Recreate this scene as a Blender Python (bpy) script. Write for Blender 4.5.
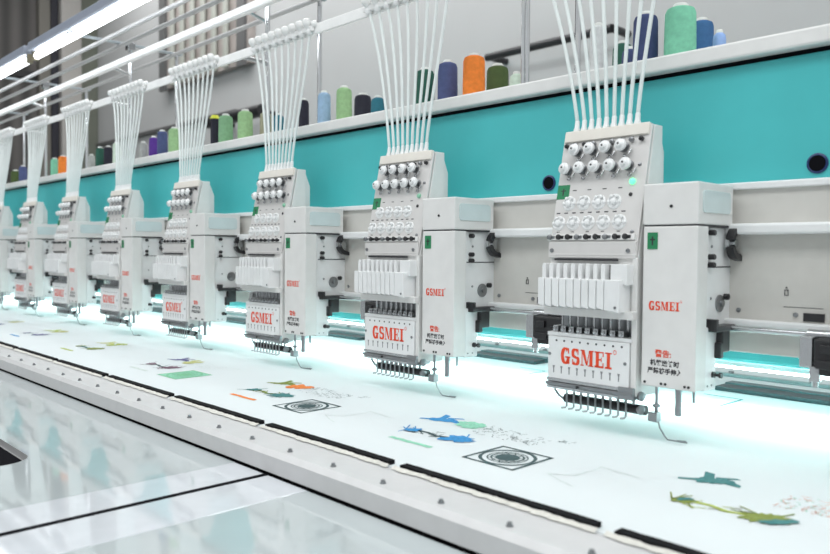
import bpy, bmesh, math, random
from mathutils import Vector, Matrix

for o in list(bpy.data.objects):
    bpy.data.objects.remove(o)
S = bpy.context.scene
COL = S.collection
random.seed(7)

# ------------------------------------------------------------------ camera
cd = bpy.data.cameras.new('camera')
camo = bpy.data.objects.new('camera', cd)
COL.objects.link(camo)
YAW, PIT, ROL = 0.8076, 0.0325, 0.0079
fw = Vector((-math.sin(YAW) * math.cos(PIT), math.cos(YAW) * math.cos(PIT), -math.sin(PIT)))
r0 = Vector((math.cos(YAW), math.sin(YAW), 0))
u0 = r0.cross(fw)
rr = r0 * math.cos(ROL) + u0 * math.sin(ROL)
uu = u0 * math.cos(ROL) - r0 * math.sin(ROL)
m = Matrix((rr, uu, -fw)).transposed().to_4x4()
m.translation = Vector((0, 0, 1.14))
camo.matrix_world = m
cd.sensor_width = 36
cd.lens = 763.7 / 830 * 36
cd.clip_start = 0.01
cd.dof.use_dof = True
cd.dof.focus_distance = 1.25
cd.dof.aperture_fstop = 6.3
S.camera = camo

# ------------------------------------------------------------------ world, lights, exposure
S.view_settings.view_transform = 'Standard'
S.view_settings.look = 'None'
S.view_settings.gamma = 1
S.view_settings.use_curve_mapping = False
S.view_settings.exposure = -0.42

W = bpy.data.worlds.new('world')
S.world = W
W.use_nodes = True
W.node_tree.nodes['Background'].inputs[0].default_value = (0.93, 0.97, 1.0, 1)
W.node_tree.nodes['Background'].inputs[1].default_value = 0.70


def area(name, loc, rot, sx, sy, power, col=(1, 1, 1)):
    l = bpy.data.lights.new(name, 'AREA')
    l.shape = 'RECTANGLE'
    l.size = sx
    l.size_y = sy
    l.energy = power
    l.color = col
    o = bpy.data.objects.new(name, l)
    COL.objects.link(o)
    o.location = loc
    o.rotation_euler = rot
    return o


# long rows of ceiling lights above the aisle in front of the machine and behind it
area('ceiling_lamp_aisle', (-2.0, -1.2, 4.3), (math.radians(12), 0, 0), 9, 1.2, 230, (0.97, 0.99, 1))
area('ceiling_lamp_near', (1.5, 0.6, 4.3), (0, math.radians(15), 0), 3, 3, 110, (0.97, 0.99, 1))
area('ceiling_lamp_back', (-4.5, 2.6, 4.3), (math.radians(20), 0, 0), 7, 0.8, 150, (1, 1, 1))


# ------------------------------------------------------------------ materials
def mat(name, col, rough=0.5, metal=0.0, var=0.03, scale=40.0, bump=0.0, bscale=300.0, emit=None, es=0.0,
        alpha=1.0, coat=0.0, spec=0.5):
    M = bpy.data.materials.new(name)
    M.use_nodes = True
    nt = M.node_tree
    b = nt.nodes['Principled BSDF']
    b.inputs['Roughness'].default_value = rough
    b.inputs['Metallic'].default_value = metal
    b.inputs['Alpha'].default_value = alpha
    b.inputs['Coat Weight'].default_value = coat
    b.inputs['Specular IOR Level'].default_value = spec
    tc = nt.nodes.new('ShaderNodeTexCoord')
    n = nt.nodes.new('ShaderNodeTexNoise')
    n.inputs['Scale'].default_value = scale
    n.inputs['Detail'].default_value = 3
    nt.links.new(tc.outputs['Object'], n.inputs['Vector'])
    r = nt.nodes.new('ShaderNodeValToRGB')
    c = Vector(col)
    lo = [max(0, v * (1 - var)) for v in c]
    hi = [min(1, v * (1 + var)) for v in c]
    r.color_ramp.elements[0].color = (*lo, 1)
    r.color_ramp.elements[1].color = (*hi, 1)
    r.color_ramp.elements[0].position = 0.3
    r.color_ramp.elements[1].position = 0.7
    nt.links.new(n.outputs['Fac'], r.inputs['Fac'])
    nt.links.new(r.outputs['Color'], b.inputs['Base Color'])
    if bump:
        n2 = nt.nodes.new('ShaderNodeTexNoise')
        n2.inputs['Scale'].default_value = bscale
        nt.links.new(tc.outputs['Object'], n2.inputs['Vector'])
        bp = nt.nodes.new('ShaderNodeBump')
        bp.inputs['Strength'].default_value = bump
        bp.inputs['Distance'].default_value = 0.001
        nt.links.new(n2.outputs['Fac'], bp.inputs['Height'])
        nt.links.new(bp.outputs['Normal'], b.inputs['Normal'])
    if emit:
        b.inputs['Emission Color'].default_value = (*emit, 1)
        b.inputs['Emission Strength'].default_value = es
    return M


WHITE = mat('painted_white_metal', (0.74, 0.735, 0.72), 0.38, bump=0.05, bscale=900)
WHITE2 = mat('moulded_white_plastic', (0.80, 0.81, 0.81), 0.35)
BEIGE = mat('painted_beige_metal', (0.60, 0.585, 0.55), 0.42, bump=0.05, bscale=900)
PANEL = mat('brushed_panel', (0.69, 0.675, 0.66), 0.35, metal=0.15)
CREAM = mat('cream_plastic', (0.75, 0.715, 0.65), 0.5)
TEAL = mat('teal_powder_coat', (0.07, 0.49, 0.505), 0.34, var=0.05, scale=9, bump=0.15, bscale=700)
SHELF = mat('shelf_white_paint', (0.76, 0.755, 0.74), 0.45)
DARK = mat('rubber_and_gap_shade', (0.006, 0.006, 0.008), 0.8, spec=0.05)  # rubber seam strip; elsewhere black painted as the shade inside holes and gaps
CLIP = mat('matte_black_clip', (0.008, 0.008, 0.009), 0.8, spec=0.1)
BLACKP = mat('black_plastic', (0.02, 0.02, 0.022), 0.35)
STEEL = mat('steel', (0.55, 0.56, 0.57), 0.25, metal=1.0)
STEELM = mat('worn_steel', (0.34, 0.35, 0.36), 0.3, metal=1.0)
STEELD = mat('dull_steel', (0.30, 0.31, 0.32), 0.35, metal=1.0)
CHROME = mat('chrome', (0.85, 0.86, 0.87), 0.12, metal=1.0)
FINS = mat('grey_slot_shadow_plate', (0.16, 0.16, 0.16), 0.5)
TUBE = mat('clear_white_tube', (0.84, 0.89, 0.88), 0.3, alpha=0.7)
ENGR = mat('grey_mark', (0.10, 0.10, 0.10), 0.5)
REDP = mat('red_print', (0.80, 0.07, 0.02), 0.5)
BLKP = mat('black_print', (0.03, 0.03, 0.035), 0.5)
GREENS = mat('green_sticker', (0.02, 0.22, 0.09), 0.45)
WIN = mat('pale_access_window', (0.62, 0.72, 0.73), 0.15, coat=0.5)
LEDG = mat('green_indicator', (0.1, 0.9, 0.3), 0.3, emit=(0.12, 1.0, 0.35), es=2.2)
TUBEL = mat('lamp_tube_glow', (1, 1, 1), 0.4, emit=(0.95, 0.98, 1.0), es=9.0)
LEDSTRIP = mat('led_diffuser_glow', (1, 1, 1), 0.4, emit=(0.78, 1.0, 0.98), es=26.0)
HOUSING = mat('blue_grey_lamp_housing', (0.30, 0.33, 0.40), 0.3)
GREYRAIL = mat('grey_painted_rail', (0.50, 0.50, 0.50), 0.35, metal=0.2)
RAILW = mat('white_gloss_rail', (0.90, 0.90, 0.89), 0.25)
FABRIC = mat('white_backing_fabric', (0.68, 0.725, 0.735), 0.85, var=0.015, scale=6, bump=0.35, bscale=1500)
ALU = mat('white_anodised_border', (0.60, 0.60, 0.60), 0.4, bump=0.05, bscale=800)
LAM = mat('glossy_grey_laminate', (0.48, 0.53, 0.54), 0.06, var=0.03, scale=8, coat=0.6, spec=0.9)
LAMW = mat('glossy_white_band', (0.66, 0.69, 0.73), 0.07, coat=0.6, spec=0.9)
LAMC = mat('panel_core', (0.45, 0.45, 0.45), 0.5)


# ------------------------------------------------------------------ mesh builder
class MB:
    def __init__(self):
        self.bm = bmesh.new()

    def _merge(self, b, M=None, smooth=False):
        if M is not None:
            bmesh.ops.transform(b, matrix=M, verts=b.verts)
        for f_ in b.faces:
            f_.smooth = smooth
        me = bpy.data.meshes.new('tmp')
        b.to_mesh(me)
        b.free()
        self.bm.from_mesh(me)
        bpy.data.meshes.remove(me)
        return self

    def box(self, x0, x1, y0, y1, z0, z1, bev=0.0, seg=2, M=None):
        b = bmesh.new()
        bmesh.ops.create_cube(b, size=1)
        bmesh.ops.transform(b, matrix=Matrix.Translation(((x0 + x1) / 2, (y0 + y1) / 2, (z0 + z1) / 2)) @
                            Matrix.Diagonal((abs(x1 - x0), abs(y1 - y0), abs(z1 - z0), 1)), verts=b.verts)
        if bev:
            bmesh.ops.bevel(b, geom=b.edges[:], offset=bev, segments=seg, affect='EDGES', profile=0.5)
        return self._merge(b, M)

    def lathe(self, p, axis, prof, seg=20):
        """prof: list of (radius, distance along axis)"""
        axis = Vector(axis).normalized()
        q = axis.to_track_quat('Z', 'Y').to_matrix()
        p = Vector(p)
        b = bmesh.new()
        rings = []
        for r, d in prof:
            rings.append([b.verts.new(p + q @ Vector((r * math.cos(2 * math.pi * i / seg), r * math.sin(2 * math.pi * i / seg), d))) for i in range(seg)])
        for a, c in zip(rings, rings[1:]):
            for i in range(seg):
                j = (i + 1) % seg
                b.faces.new((a[i], a[j], c[j], c[i]))
        if prof[0][0] > 1e-5:
            b.faces.new(rings[0][::-1])
        if prof[-1][0] > 1e-5:
            b.faces.new(rings[-1])
        bmesh.ops.remove_doubles(b, verts=b.verts, dist=1e-6)
        return self._merge(b, smooth=True)

    def cyl(self, p0, p1, r, seg=14, r1=None, cham=0.0):
        p0 = Vector(p0)
        p1 = Vector(p1)
        L = (p1 - p0).length
        r1 = r if r1 is None else r1
        if cham:
            prof = [(r - cham, 0), (r, cham), (r1, L - cham), (r1 - cham, L)]
        else:
            prof = [(r, 0), (r1, L)]
        return self.lathe(p0, p1 - p0, prof, seg)

    def prism(self, pts, plane, a, b_, bev=0.0):
        """pts 2D polygon; plane 'YZ' extruded along X a..b, 'XZ' along Y, 'XY' along Z"""
        b = bmesh.new()

        def P(u, v, w):
            return {'YZ': (w, u, v), 'XZ': (u, w, v), 'XY': (u, v, w)}[plane]
        A = [b.verts.new(P(u, v, a)) for u, v in pts]
        B = [b.verts.new(P(u, v, b_)) for u, v in pts]
        n = len(pts)
        b.faces.new(A)
        b.faces.new(B[::-1])
        for i in range(n):
            b.faces.new((A[i], B[i], B[(i + 1) % n], A[(i + 1) % n]))
        bmesh.ops.recalc_face_normals(b, faces=b.faces)
        if bev:
            bmesh.ops.bevel(b, geom=b.edges[:], offset=bev, segments=2, affect='EDGES', profile=0.5)
        return self._merge(b)

    def tube(self, pts, r, seg=10):
        pts = [Vector(p) for p in pts]
        b = bmesh.new()
        rings = []
        up = Vector((0.13, 0.99, 0.05))
        for i, p in enumerate(pts):
            t = (pts[min(i + 1, len(pts) - 1)] - pts[max(i - 1, 0)]).normalized()
            s = t.cross(up).normalized()
            w = s.cross(t)
            rings.append([b.verts.new(p + r * (math.cos(2 * math.pi * k / seg) * s + math.sin(2 * math.pi * k / seg) * w)) for k in range(seg)])
        for a, c in zip(rings, rings[1:]):
            for k in range(seg):
                j = (k + 1) % seg
                b.faces.new((a[k], a[j], c[j], c[k]))
        b.faces.new(rings[0][::-1])
        b.faces.new(rings[-1])
        bmesh.ops.recalc_face_normals(b, faces=b.faces)
        return self._merge(b, smooth=True)

    def face(self, pts):
        self.bm.faces.new([self.bm.verts.new(p) for p in pts])
        return self

    def build(self, name, material, parent=None, origin=None, ang=35):
        me = bpy.data.meshes.new(name)
        off = parent_origin(parent) if parent is not None else Vector(origin or (0, 0, 0))
        bmesh.ops.translate(self.bm, verts=self.bm.verts, vec=-off)
        self.bm.to_mesh(me)
        self.bm.free()
        me.materials.append(material)
        fl = [p.use_smooth for p in me.polygons]
        me.set_sharp_from_angle(angle=math.radians(ang))
        me.polygons.foreach_set('use_smooth', fl)
        o = bpy.data.objects.new(name, me)
        COL.objects.link(o)
        if parent is not None:
            o.parent = parent
        else:
            o.location = off
        return o


def parent_origin(o):
    v = Vector((0, 0, 0))
    while o is not None:
        v += o.location
        o = o.parent
    return v


def tag(o, label=None, cat=None, group=None, kind=None):
    if label:
        o['label'] = label
    if cat:
        o['category'] = cat
    if group:
        o['group'] = group
    if kind:
        o['kind'] = kind
    return o


def thing(name, loc, label, cat, group=None):
    o = bpy.data.objects.new(name, None)
    o.empty_display_size = 0.02
    COL.objects.link(o)
    o.location = loc
    return tag(o, label, cat, group)


def copy_tree(o, parent=None):
    c = o.copy()
    COL.objects.link(c)
    if parent is not None:
        c.parent = parent
    for ch in list(o.children):
        copy_tree(ch, c)
    return c


# ------------------------------------------------------------------ flat lettering
def stroke(mb, P, pts, wv, wh):
    """strip along pts; P maps (u,v) to 3D; width wv for vertical runs, wh for horizontal ones"""
    L = []
    R = []
    for i, p in enumerate(pts):
        a = pts[max(i - 1, 0)]
        c = pts[min(i + 1, len(pts) - 1)]
        dx, dy = c[0] - a[0], c[1] - a[1]
        n = math.hypot(dx, dy) or 1
        dx, dy = dx / n, dy / n
        w = wv * abs(dy) + wh * abs(dx)
        L.append((p[0] - dy * w / 2, p[1] + dx * w / 2))
        R.append((p[0] + dy * w / 2, p[1] - dx * w / 2))
    for i in range(len(pts) - 1):
        mb.face([P(*L[i]), P(*R[i]), P(*R[i + 1]), P(*L[i + 1])])


def rect(mb, P, u0, u1, v0, v1):
    mb.face([P(u0, v0), P(u1, v0), P(u1, v1), P(u0, v1)])


def arc(cx, cy, rx, ry, a0, a1, n=14):
    return [(cx + rx * math.cos(math.radians(a0 + (a1 - a0) * i / n)), cy + ry * math.sin(math.radians(a0 + (a1 - a0) * i / n))) for i in range(n + 1)]


def gsmei(mb, x0, x1, z0, z1, y, slant=0.0):
    h = z1 - z0
    w = x1 - x0

    def P(u, v):
        return (x0 + u * w / 5.3, y, z0 + v * h)
    t, s = 0.30, 0.10
    # G
    stroke(mb, P, arc(0.47, 0.5, 0.33, 0.46, 50, 320), t, s)
    rect(mb, P, 0.62, 0.90, 0.0, 0.44)
    rect(mb, P, 0.45, 0.98, 0.38, 0.47)
    rect(mb, P, 0.72, 0.84, 0.66, 1.0)
    # S
    o = 1.07
    stroke(mb, P, arc(o + 0.42, 0.735, 0.26, 0.225, 35, 180) + arc(o + 0.42, 0.71, 0.26, 0.21, 195, 250, 6) +
           [(o + 0.52, 0.45)] + arc(o + 0.44, 0.27, 0.28, 0.23, 50, 0, 6) + arc(o + 0.44, 0.27, 0.28, 0.23, -10, -145), t * 0.92, s)
    rect(mb, P, o + 0.64, o + 0.74, 0.66, 1.0)
    rect(mb, P, o + 0.10, o + 0.20, 0.0, 0.34)
    # M
    o = 2.02
    rect(mb, P, o + 0.12, o + 0.20, 0, 1)
    rect(mb, P, o + 0.90, o + 1.20, 0, 1)
    mb.face([P(o + 0.08, 1), P(o + 0.40, 1), P(o + 0.72, 0.05), P(o + 0.56, 0.05)])
    mb.face([P(o + 0.86, 1), P(o + 0.94, 1), P(o + 0.70, 0.05), P(o + 0.60, 0.05)])
    rect(mb, P, o + 0.0, o + 0.34, 0, 0.07)
    rect(mb, P, o + 0.78, o + 1.30, 0, 0.07)
    rect(mb, P, o + 0.0, o + 0.32, 0.93, 1)
    rect(mb, P, o + 0.9, o + 1.30, 0.93, 1)
    # E
    o = 3.42
    rect(mb, P, o + 0.12, o + 0.42, 0, 1)
    rect(mb, P, o, o + 0.86, 0, 0.12)
    rect(mb, P, o, o + 0.86, 0.92, 1)
    rect(mb, P, o + 0.4, o + 0.68, 0.46, 0.55)
    rect(mb, P, o + 0.78, o + 0.88, 0, 0.32)
    rect(mb, P, o + 0.78, o + 0.88, 0.70, 1)
    rect(mb, P, o + 0.62, o + 0.69, 0.36, 0.65)
    # I
    o = 4.44
    rect(mb, P, o + 0.17, o + 0.47, 0, 1)
    rect(mb, P, o, o + 0.64, 0, 0.12)
    rect(mb, P, o, o + 0.64, 0.92, 1)
    # registered-mark ring
    stroke(mb, P, arc(5.36, 1.06, 0.13, 0.13, 0, 360, 12), 0.045, 0.03)


def text_mesh(name, s, size, x, y, z, material, parent, align='LEFT', font_w=0.0):
    c = bpy.data.curves.new(name, 'FONT')
    c.body = s
    c.size = size
    c.align_x = align
    c.offset = font_w
    t = bpy.data.objects.new(name + '_curve', c)
    COL.objects.link(t)
    bpy.context.view_layer.update()
    dg = bpy.context.evaluated_depsgraph_get()
    me = bpy.data.meshes.new_from_object(t.evaluated_get(dg))
    bpy.data.objects.remove(t)
    me.name = name
    me.transform(Matrix.Translation(Vector((x, y, z)) - parent_origin(parent)) @ Matrix.Rotation(math.pi / 2, 4, 'X'))
    me.materials.clear()
    me.materials.append(material)
    o = bpy.data.objects.new(name, me)
    COL.objects.link(o)
    o.parent = parent
    return o


# ================================================================== SETTING
def struct(o):
    o['kind'] = 'structure'
    return o


WALL = mat('grey_plaster_wall', (0.47, 0.475, 0.475), 0.8, var=0.06, scale=0.8)
WALLD = mat('grey_wall_panel', (0.27, 0.265, 0.26), 0.7, var=0.05, scale=1.5)
# dark corrugated cladding on the left wall
CORR = mat('dark_corrugated_cladding', (0.065, 0.06, 0.058), 0.6)
nt = CORR.node_tree
wv = nt.nodes.new('ShaderNodeTexWave')
wv.bands_direction = 'Y'
wv.inputs['Scale'].default_value = 1.6
wv.inputs['Distortion'].default_value = 0.4
tcn = nt.nodes.new('ShaderNodeTexCoord')
nt.links.new(tcn.outputs['Object'], wv.inputs['Vector'])
rp = nt.nodes.new('ShaderNodeValToRGB')
rp.color_ramp.elements[0].color = (0.045, 0.042, 0.04, 1)
rp.color_ramp.elements[1].color = (0.12, 0.11, 0.105, 1)
nt.links.new(wv.outputs['Fac'], rp.inputs['Fac'])
nt.links.new(rp.outputs['Color'], nt.nodes['Principled BSDF'].inputs['Base Color'])
FLOORM = mat('grey_factory_floor', (0.32, 0.34, 0.33), 0.25, var=0.1, scale=2)
CEILM = mat('white_ceiling', (0.75, 0.75, 0.74), 0.8)

struct(MB().box(-9.6, 6, -5, 4, -0.1, 0).build('floor', FLOORM))
struct(MB().box(-9.6, 6, -5, 4, 4.6, 4.7).build('ceiling', CEILM))
struct(MB().box(-9.2, 6, 3.5, 3.6, 0, 4.6).build('wall_back', WALL))
struct(MB().box(-9.2, -9.1, -5, 3.5, 0, 4.6).build('wall_left', CORR))
struct(MB().box(-9.1, -8.95, 3.08, 3.30, 0, 4.6, 0.01).build('trim_1', mat('pale_column_paint', (0.42, 0.40, 0.38), 0.6)))
struct(MB().box(-9.1, -9.02, 2.99, 3.07, 0, 4.6, 0.01).build('trim_2', mat('dark_column', (0.02, 0.02, 0.03), 0.6)))
struct(MB().box(-9.1, -9.0, 2.86, 2.98, 0, 4.6, 0.01).build('trim_3', mat('taupe_column', (0.17, 0.16, 0.14), 0.6)))
struct(MB().box(-9.1, -9.0, 3.31, 3.50, 0, 4.6, 0.01).build('trim_4', mat('mossy_column', (0.15, 0.16, 0.13), 0.6)))
struct(MB().box(-9.1, -9.06, 1.0, 2.85, 3.02, 3.1, 0.005).build('trim_5', BLACKP))
# barred window high on the back wall
w1 = struct(MB().box(-7.22, -5.62, 3.44, 3.5, 2.72, 4.3).build('window_1', mat('pinkish_window_glass', (0.36, 0.32, 0.30), 0.35, var=0.2, scale=5)))
f = MB()
for x in (-7.24, -5.78):
    f.box(x, x + 0.12, 3.41, 3.44, 2.7, 4.3)
f.build('window_frame', mat('dark_window_frame', (0.12, 0.12, 0.12), 0.5), w1)
f = MB()
for i in range(6):
    x = -7.0 + i * 0.2
    f.box(x, x + 0.07, 3.40, 3.43, 2.72, 4.3, 0.01)
f.build('window_bars', mat('pale_green_bars', (0.40, 0.41, 0.37), 0.5), w1)
struct(MB().box(-9.1, -5.9, 3.47, 3.5, 2.33, 2.37, 0.005).build('trim_6', mat('dark_wall_line', (0.12, 0.12, 0.12), 0.5)))
tag(MB().cyl((-2.92, 3.35, 2.26), (-2.1, 3.35, 2.26), 0.022).cyl((-2.9, 3.35, 2.26), (-2.9, 3.5, 2.26), 0.02)
    .cyl((-2.1, 3.35, 2.26), (-2.1, 3.5, 2.26), 0.02).build('wall_handrail', BLACKP, origin=(-2.6, 3.35, 2.26)),
    'dark round rail mounted on the grey wall behind the thread cones', 'rail')
tag(MB().cyl((-6.05, 3.3, 2.245), (-5.2, 3.3, 2.245), 0.05).cyl((-5.98, 3.3, 2.245), (-5.98, 3.5, 2.245), 0.03)
    .cyl((-5.3, 3.3, 2.245), (-5.3, 3.5, 2.245), 0.03).build('wall_pipe', BLACKP, origin=(-5.6, 3.3, 2.2)),
    'short dark pipe on the far wall glimpsed behind the two pale green cones', 'pipe')

# ================================================================== TABLES
TB = thing('table_panel', (-2.4, 0, 0.84), 'large glossy grey laminate table panel with a dark slot, left of the seam', 'table')
# top with rounded slot hole: polygons around the hole
hx0, hx1, hy0, hy1, hr = -1.60, -1.035, 0.205, 0.32, 0.035


def slot_outline(n=8):
    pts = []
    for cx, cy, a in ((hx1 - hr, hy1 - hr, 0), (hx0 + hr, hy1 - hr, 90), (hx0 + hr, hy0 + hr, 180), (hx1 - hr, hy0 + hr, 270)):
        pts += arc(cx, cy, hr, hr, a, a + 90, n)
    return pts


b = bmesh.new()
out = [(-0.857, 0.504), (-6, 0.504), (-6, -0.6), (-0.857, -0.6)]
hole = slot_outline()
zt, zb = 0.87, 0.845
ov = [b.verts.new((x, y, zt)) for x, y in out]
hv = [b.verts.new((x, y, zt)) for x, y in hole]
ed = [b.edges.new((ov[i], ov[(i + 1) % 4])) for i in range(4)] + [b.edges.new((hv[i], hv[(i + 1) % len(hv)])) for i in range(len(hv))]
bmesh.ops.triangle_fill(b, use_beauty=True, use_dissolve=False, edges=ed)
for f_ in b.faces:
    if f_.normal.z < 0:
        f_.normal_flip()
lv = [b.verts.new((v.co.x, v.co.y, zb)) for v in ov]
for i in range(4):
    b.faces.new((ov[i], ov[(i + 1) % 4], lv[(i + 1) % 4], lv[i]))
t = MB()
t._merge(b)
t.build('panel_top', LAM, TB, ang=30)
b = bmesh.new()
n = len(hole)
a1 = [b.verts.new((x, y, zt + 0.0003)) for x, y in hole]
a2 = [b.verts.new((x, y, 0.860)) for x, y in hole]
for i in range(n):
    b.faces.new((a1[i], a1[(i + 1) % n], a2[(i + 1) % n], a2[i]))
b.faces.new(a2)
tb2 = MB()
tb2._merge(b)
so = tb2.build('slot_rim', LAMC, TB)
MB().prism([((x - (hx0 + hx1) / 2) * 0.985 + (hx0 + hx1) / 2, (y - 0.2625) * 0.96 + 0.2625) for x, y in slot_outline()],
           'XY', 0.8602, 0.861).build('slot_recess', DARK, TB)
MB().box(-0.857, -0.788, -0.6, 0.504, 0.845, 0.8702, 0.001).build('seam_side_band', LAMW, TB)  # paler glossy band along the seam side of the panel
for x in (-5.5, -3.5, -1.2):
    for y in (-0.5, 0.4):
        MB().box(x, x + 0.05, y, y + 0.05, 0, 0.845).build('leg', STEELD, TB)
TB2 = thing('table_panel', (-0.2, 0, 0.84), 'glossy pale table panel in the lower foreground, right of the black seam', 'table')
MB().box(-0.70, 1.2, -0.6, 0.504, 0.845, 0.87, 0.001).build('panel_top', LAM, TB2)
MB().box(-0.780, -0.70, -0.6, 0.504, 0.845, 0.8702, 0.001).build('seam_side_band', LAMW, TB2)
for x in (-0.75, 1.1):
    for y in (-0.5, 0.4):
        MB().box(x, x + 0.05, y, y + 0.05, 0, 0.845).build('leg', STEELD, TB2)
tag(MB().box(-0.7880, -0.7800, -0.6, 0.504, 0.846, 0.8706).build('seam_gasket', DARK, origin=(-0.784, 0, 0.85)),
    'black rubber strip filling the seam between the two glossy table panels', 'rubber strip')

# border frame rail with screws
BF = thing('border_frame', (-2, 0.53, 0.87), 'long white metal border rail with a row of screws, in front of the fabric', 'border rail')
MB().prism([(0.506, 0.873), (0.506, 0.893), (0.512, 0.899), (0.566, 0.899), (0.566, 0.873)], 'YZ', -6, 0.6).build('rail', ALU, BF)
MB().box(-6, 0.6, 0.509, 0.56, 0.862, 0.8731).build('underside_gap_shade', DARK, BF)  # black strip painted in as the shade of the gap under the rail
for i in range(36):
    x = -0.338 - 0.0845 * i
    q = MB().lathe((x, 0.522, 0.899), (0, 0, 1), [(0.0034, 0), (0.0034, 0.0012), (0.0024, 0.0014), (0.0022, 0.0038), (0.0012, 0.0042)], 12)
    q.build('screw', STEELD, BF)

# machine bed and rear rail
BED = thing('machine_bed', (-2, 1.2, 0.8), 'white steel bed under the fabric and machine heads', 'machine bed')
MB().box(-6, 0.6, 0.567, 2.1, 0.86, 0.893).build('bed_top', WHITE, BED)
for x in (-5.8, -3.9, -1.9, 0.3):
    for y in (0.62, 1.95):
        MB().box(x, x + 0.08, y, y + 0.08, 0, 0.86).build('leg', BEIGE, BED)

# fabric
FB = thing('fabric_sheet', (-2, 0.9, 0.9), 'white backing fabric stretched flat under the needles, stitched with coloured motifs', 'fabric')
MB().box(-6, 0.6, 0.566, 1.62, 0.8935, 0.9).build('cloth', FABRIC, FB)

FRAY = mat('frayed_cream_edge', (0.66, 0.65, 0.60), 0.9, var=0.08, scale=150)
for i in range(-1, 20):
    x1 = -0.365 - 0.27 * i
    q = MB()
    segs = 26
    rnd = random.Random(i + 50)
    ptsf = []
    ptsb = []
    x0 = x1 - 0.25
    for k in range(segs + 1):
        x = x0 + (x1 - x0) * k / segs
        ptsf.append((x, 0.5672 + rnd.uniform(-0.0010, 0.0012)))
        ptsb.append((x, 0.5785 + rnd.uniform(-0.0005, 0.0005)))
    q.prism(ptsf + ptsb[::-1], 'XY', 0.9, 0.9048)
    c = q.build('edge_clip_strip', CLIP, origin=((x0 + x1) / 2, 0.574, 0.9), ang=20)
    fr = MB()
    n_ = 40
    f0 = [(x0 - 0.008 + (0.262) * k / n_, 0.5618 + rnd.uniform(-0.0025, 0.0015), 0.9003) for k in range(n_ + 1)]
    f1 = [(x0 - 0.008 + (0.262) * k / n_, 0.5662 + rnd.uniform(-0.0012, 0.0022), 0.9030) for k in range(n_ + 1)]
    for k in range(n_):
        fr.face([f0[k], f0[k + 1], f1[k + 1], f1[k]])
    fr.build('frayed_edge', FRAY, FB)
    words = ['first', 'second', 'third', 'fourth', 'fifth', 'sixth', 'seventh', 'eighth', 'ninth', 'tenth', 'eleventh',
             'twelfth', 'thirteenth', 'fourteenth', 'fifteenth', 'sixteenth', 'seventeenth', 'eighteenth', 'nineteenth', 'twentieth', 'last']
    tag(c, 'black clip strip on the fabric edge, %s counted from the lower right' % words[i + 1], 'clip strip', 'clip strips along the fabric edge')


# ------------------------------------------------------------------ embroidered motifs
def pm(col, nm):
    return mat(nm, col, 0.8, var=0.18, scale=250, bump=0.4, bscale=2500)


TH = dict(
    grey=pm((0.045, 0.085, 0.09), 'slate_thread'), blue=pm((0.03, 0.25, 0.55), 'blue_thread'),
    mint=pm((0.28, 0.62, 0.45), 'mint_thread'), olive=pm((0.22, 0.27, 0.05), 'olive_thread'),
    orange=pm((0.80, 0.22, 0.04), 'orange_thread'), teal=pm((0.05, 0.20, 0.20), 'dark_teal_thread'),
    lime=pm((0.42, 0.50, 0.10), 'lime_thread'), purple=pm((0.13, 0.12, 0.28), 'purple_thread'),
    green=pm((0.20, 0.52, 0.30), 'green_thread'), coral=pm((0.75, 0.38, 0.28), 'coral_thread'),
    pale=pm((0.58, 0.65, 0.62), 'pale_outline_thread'), plum=pm((0.18, 0.10, 0.14), 'plum_thread'),
    yellow=pm((0.55, 0.55, 0.22), 'straw_thread'))
ZF = 0.9004


def PF(u, v):
    return (u, v, ZF)


def blob(mb, cx, cy, rx, ry, rnd, n=26, jag=0.25, rot=0.0):
    pts = []
    zj = rnd.uniform(0, 0.0004)
    for k in range(n):
        a = 2 * math.pi * k / n
        q = 1 + rnd.uniform(-jag, jag)
        x, y = rx * q * math.cos(a), ry * q * math.sin(a)
        pts.append((cx + x * math.cos(rot) - y * math.sin(rot), cy + x * math.sin(rot) + y * math.cos(rot), ZF + zj))
    mb.face(pts)


def bird(o, oy, col, seed):
    rnd = random.Random(seed)
    mb = MB()
    blob(mb, o + 0.025, oy + 0.02, 0.021, 0.010, rnd, 28, 0.25, 0.5)
    mb.face([PF(o + 0.01, oy + 0.015), PF(o + 0.03, oy + 0.015), PF(o + 0.016, oy + 0.048), PF(o + 0.004, oy + 0.05), PF(o + 0.012, oy + 0.03)])
    mb.face([PF(o - 0.004, oy + 0.002), PF(o + 0.014, oy + 0.012), PF(o + 0.012, oy + 0.02), PF(o - 0.006, oy + 0.008)])
    mb.face([PF(o + 0.03, oy + 0.02), PF(o + 0.056, oy + 0.018), PF(o + 0.054, oy + 0.026), PF(o + 0.04, oy + 0.034)])
    mb.face([PF(o + 0.026, oy + 0.03), PF(o + 0.046, oy + 0.046), PF(o + 0.04, oy + 0.048), PF(o + 0.022, oy + 0.036)])
    return mb.build('embroidered_bird', TH[col], FB)


def leaf(o, oy, col, seed):
    rnd = random.Random(seed)
    mb = MB()
    for k in range(9):
        blob(mb, o + rnd.uniform(0, 0.028), oy + rnd.uniform(0, 0.034), 0.012, 0.008, rnd, 14, 0.3, rnd.uniform(0, 3))
    return mb.build('embroidered_leaf', TH[col], FB)


def dots(o, oy, w, h, col, seed, n=120):
    rnd = random.Random(seed)
    mb = MB()
    for k in range(n):
        u, v = rnd.random(), rnd.random()
        x, y = o + w * u, oy + h * v * (1 - 0.25 * u) + 0.006 * u
        a = rnd.uniform(0, 3.14)
        L = rnd.uniform(0.001, 0.0033)
        dx, dy = L * math.cos(a), L * math.sin(a)
        stroke(mb, PF, [(x - dx, y - dy), (x + dx * .2, y - dy * .3), (x + dx, y + dy)], 0.0007, 0.0007)
    return mb.build('embroidered_lettering', TH[col], FB)


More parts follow.
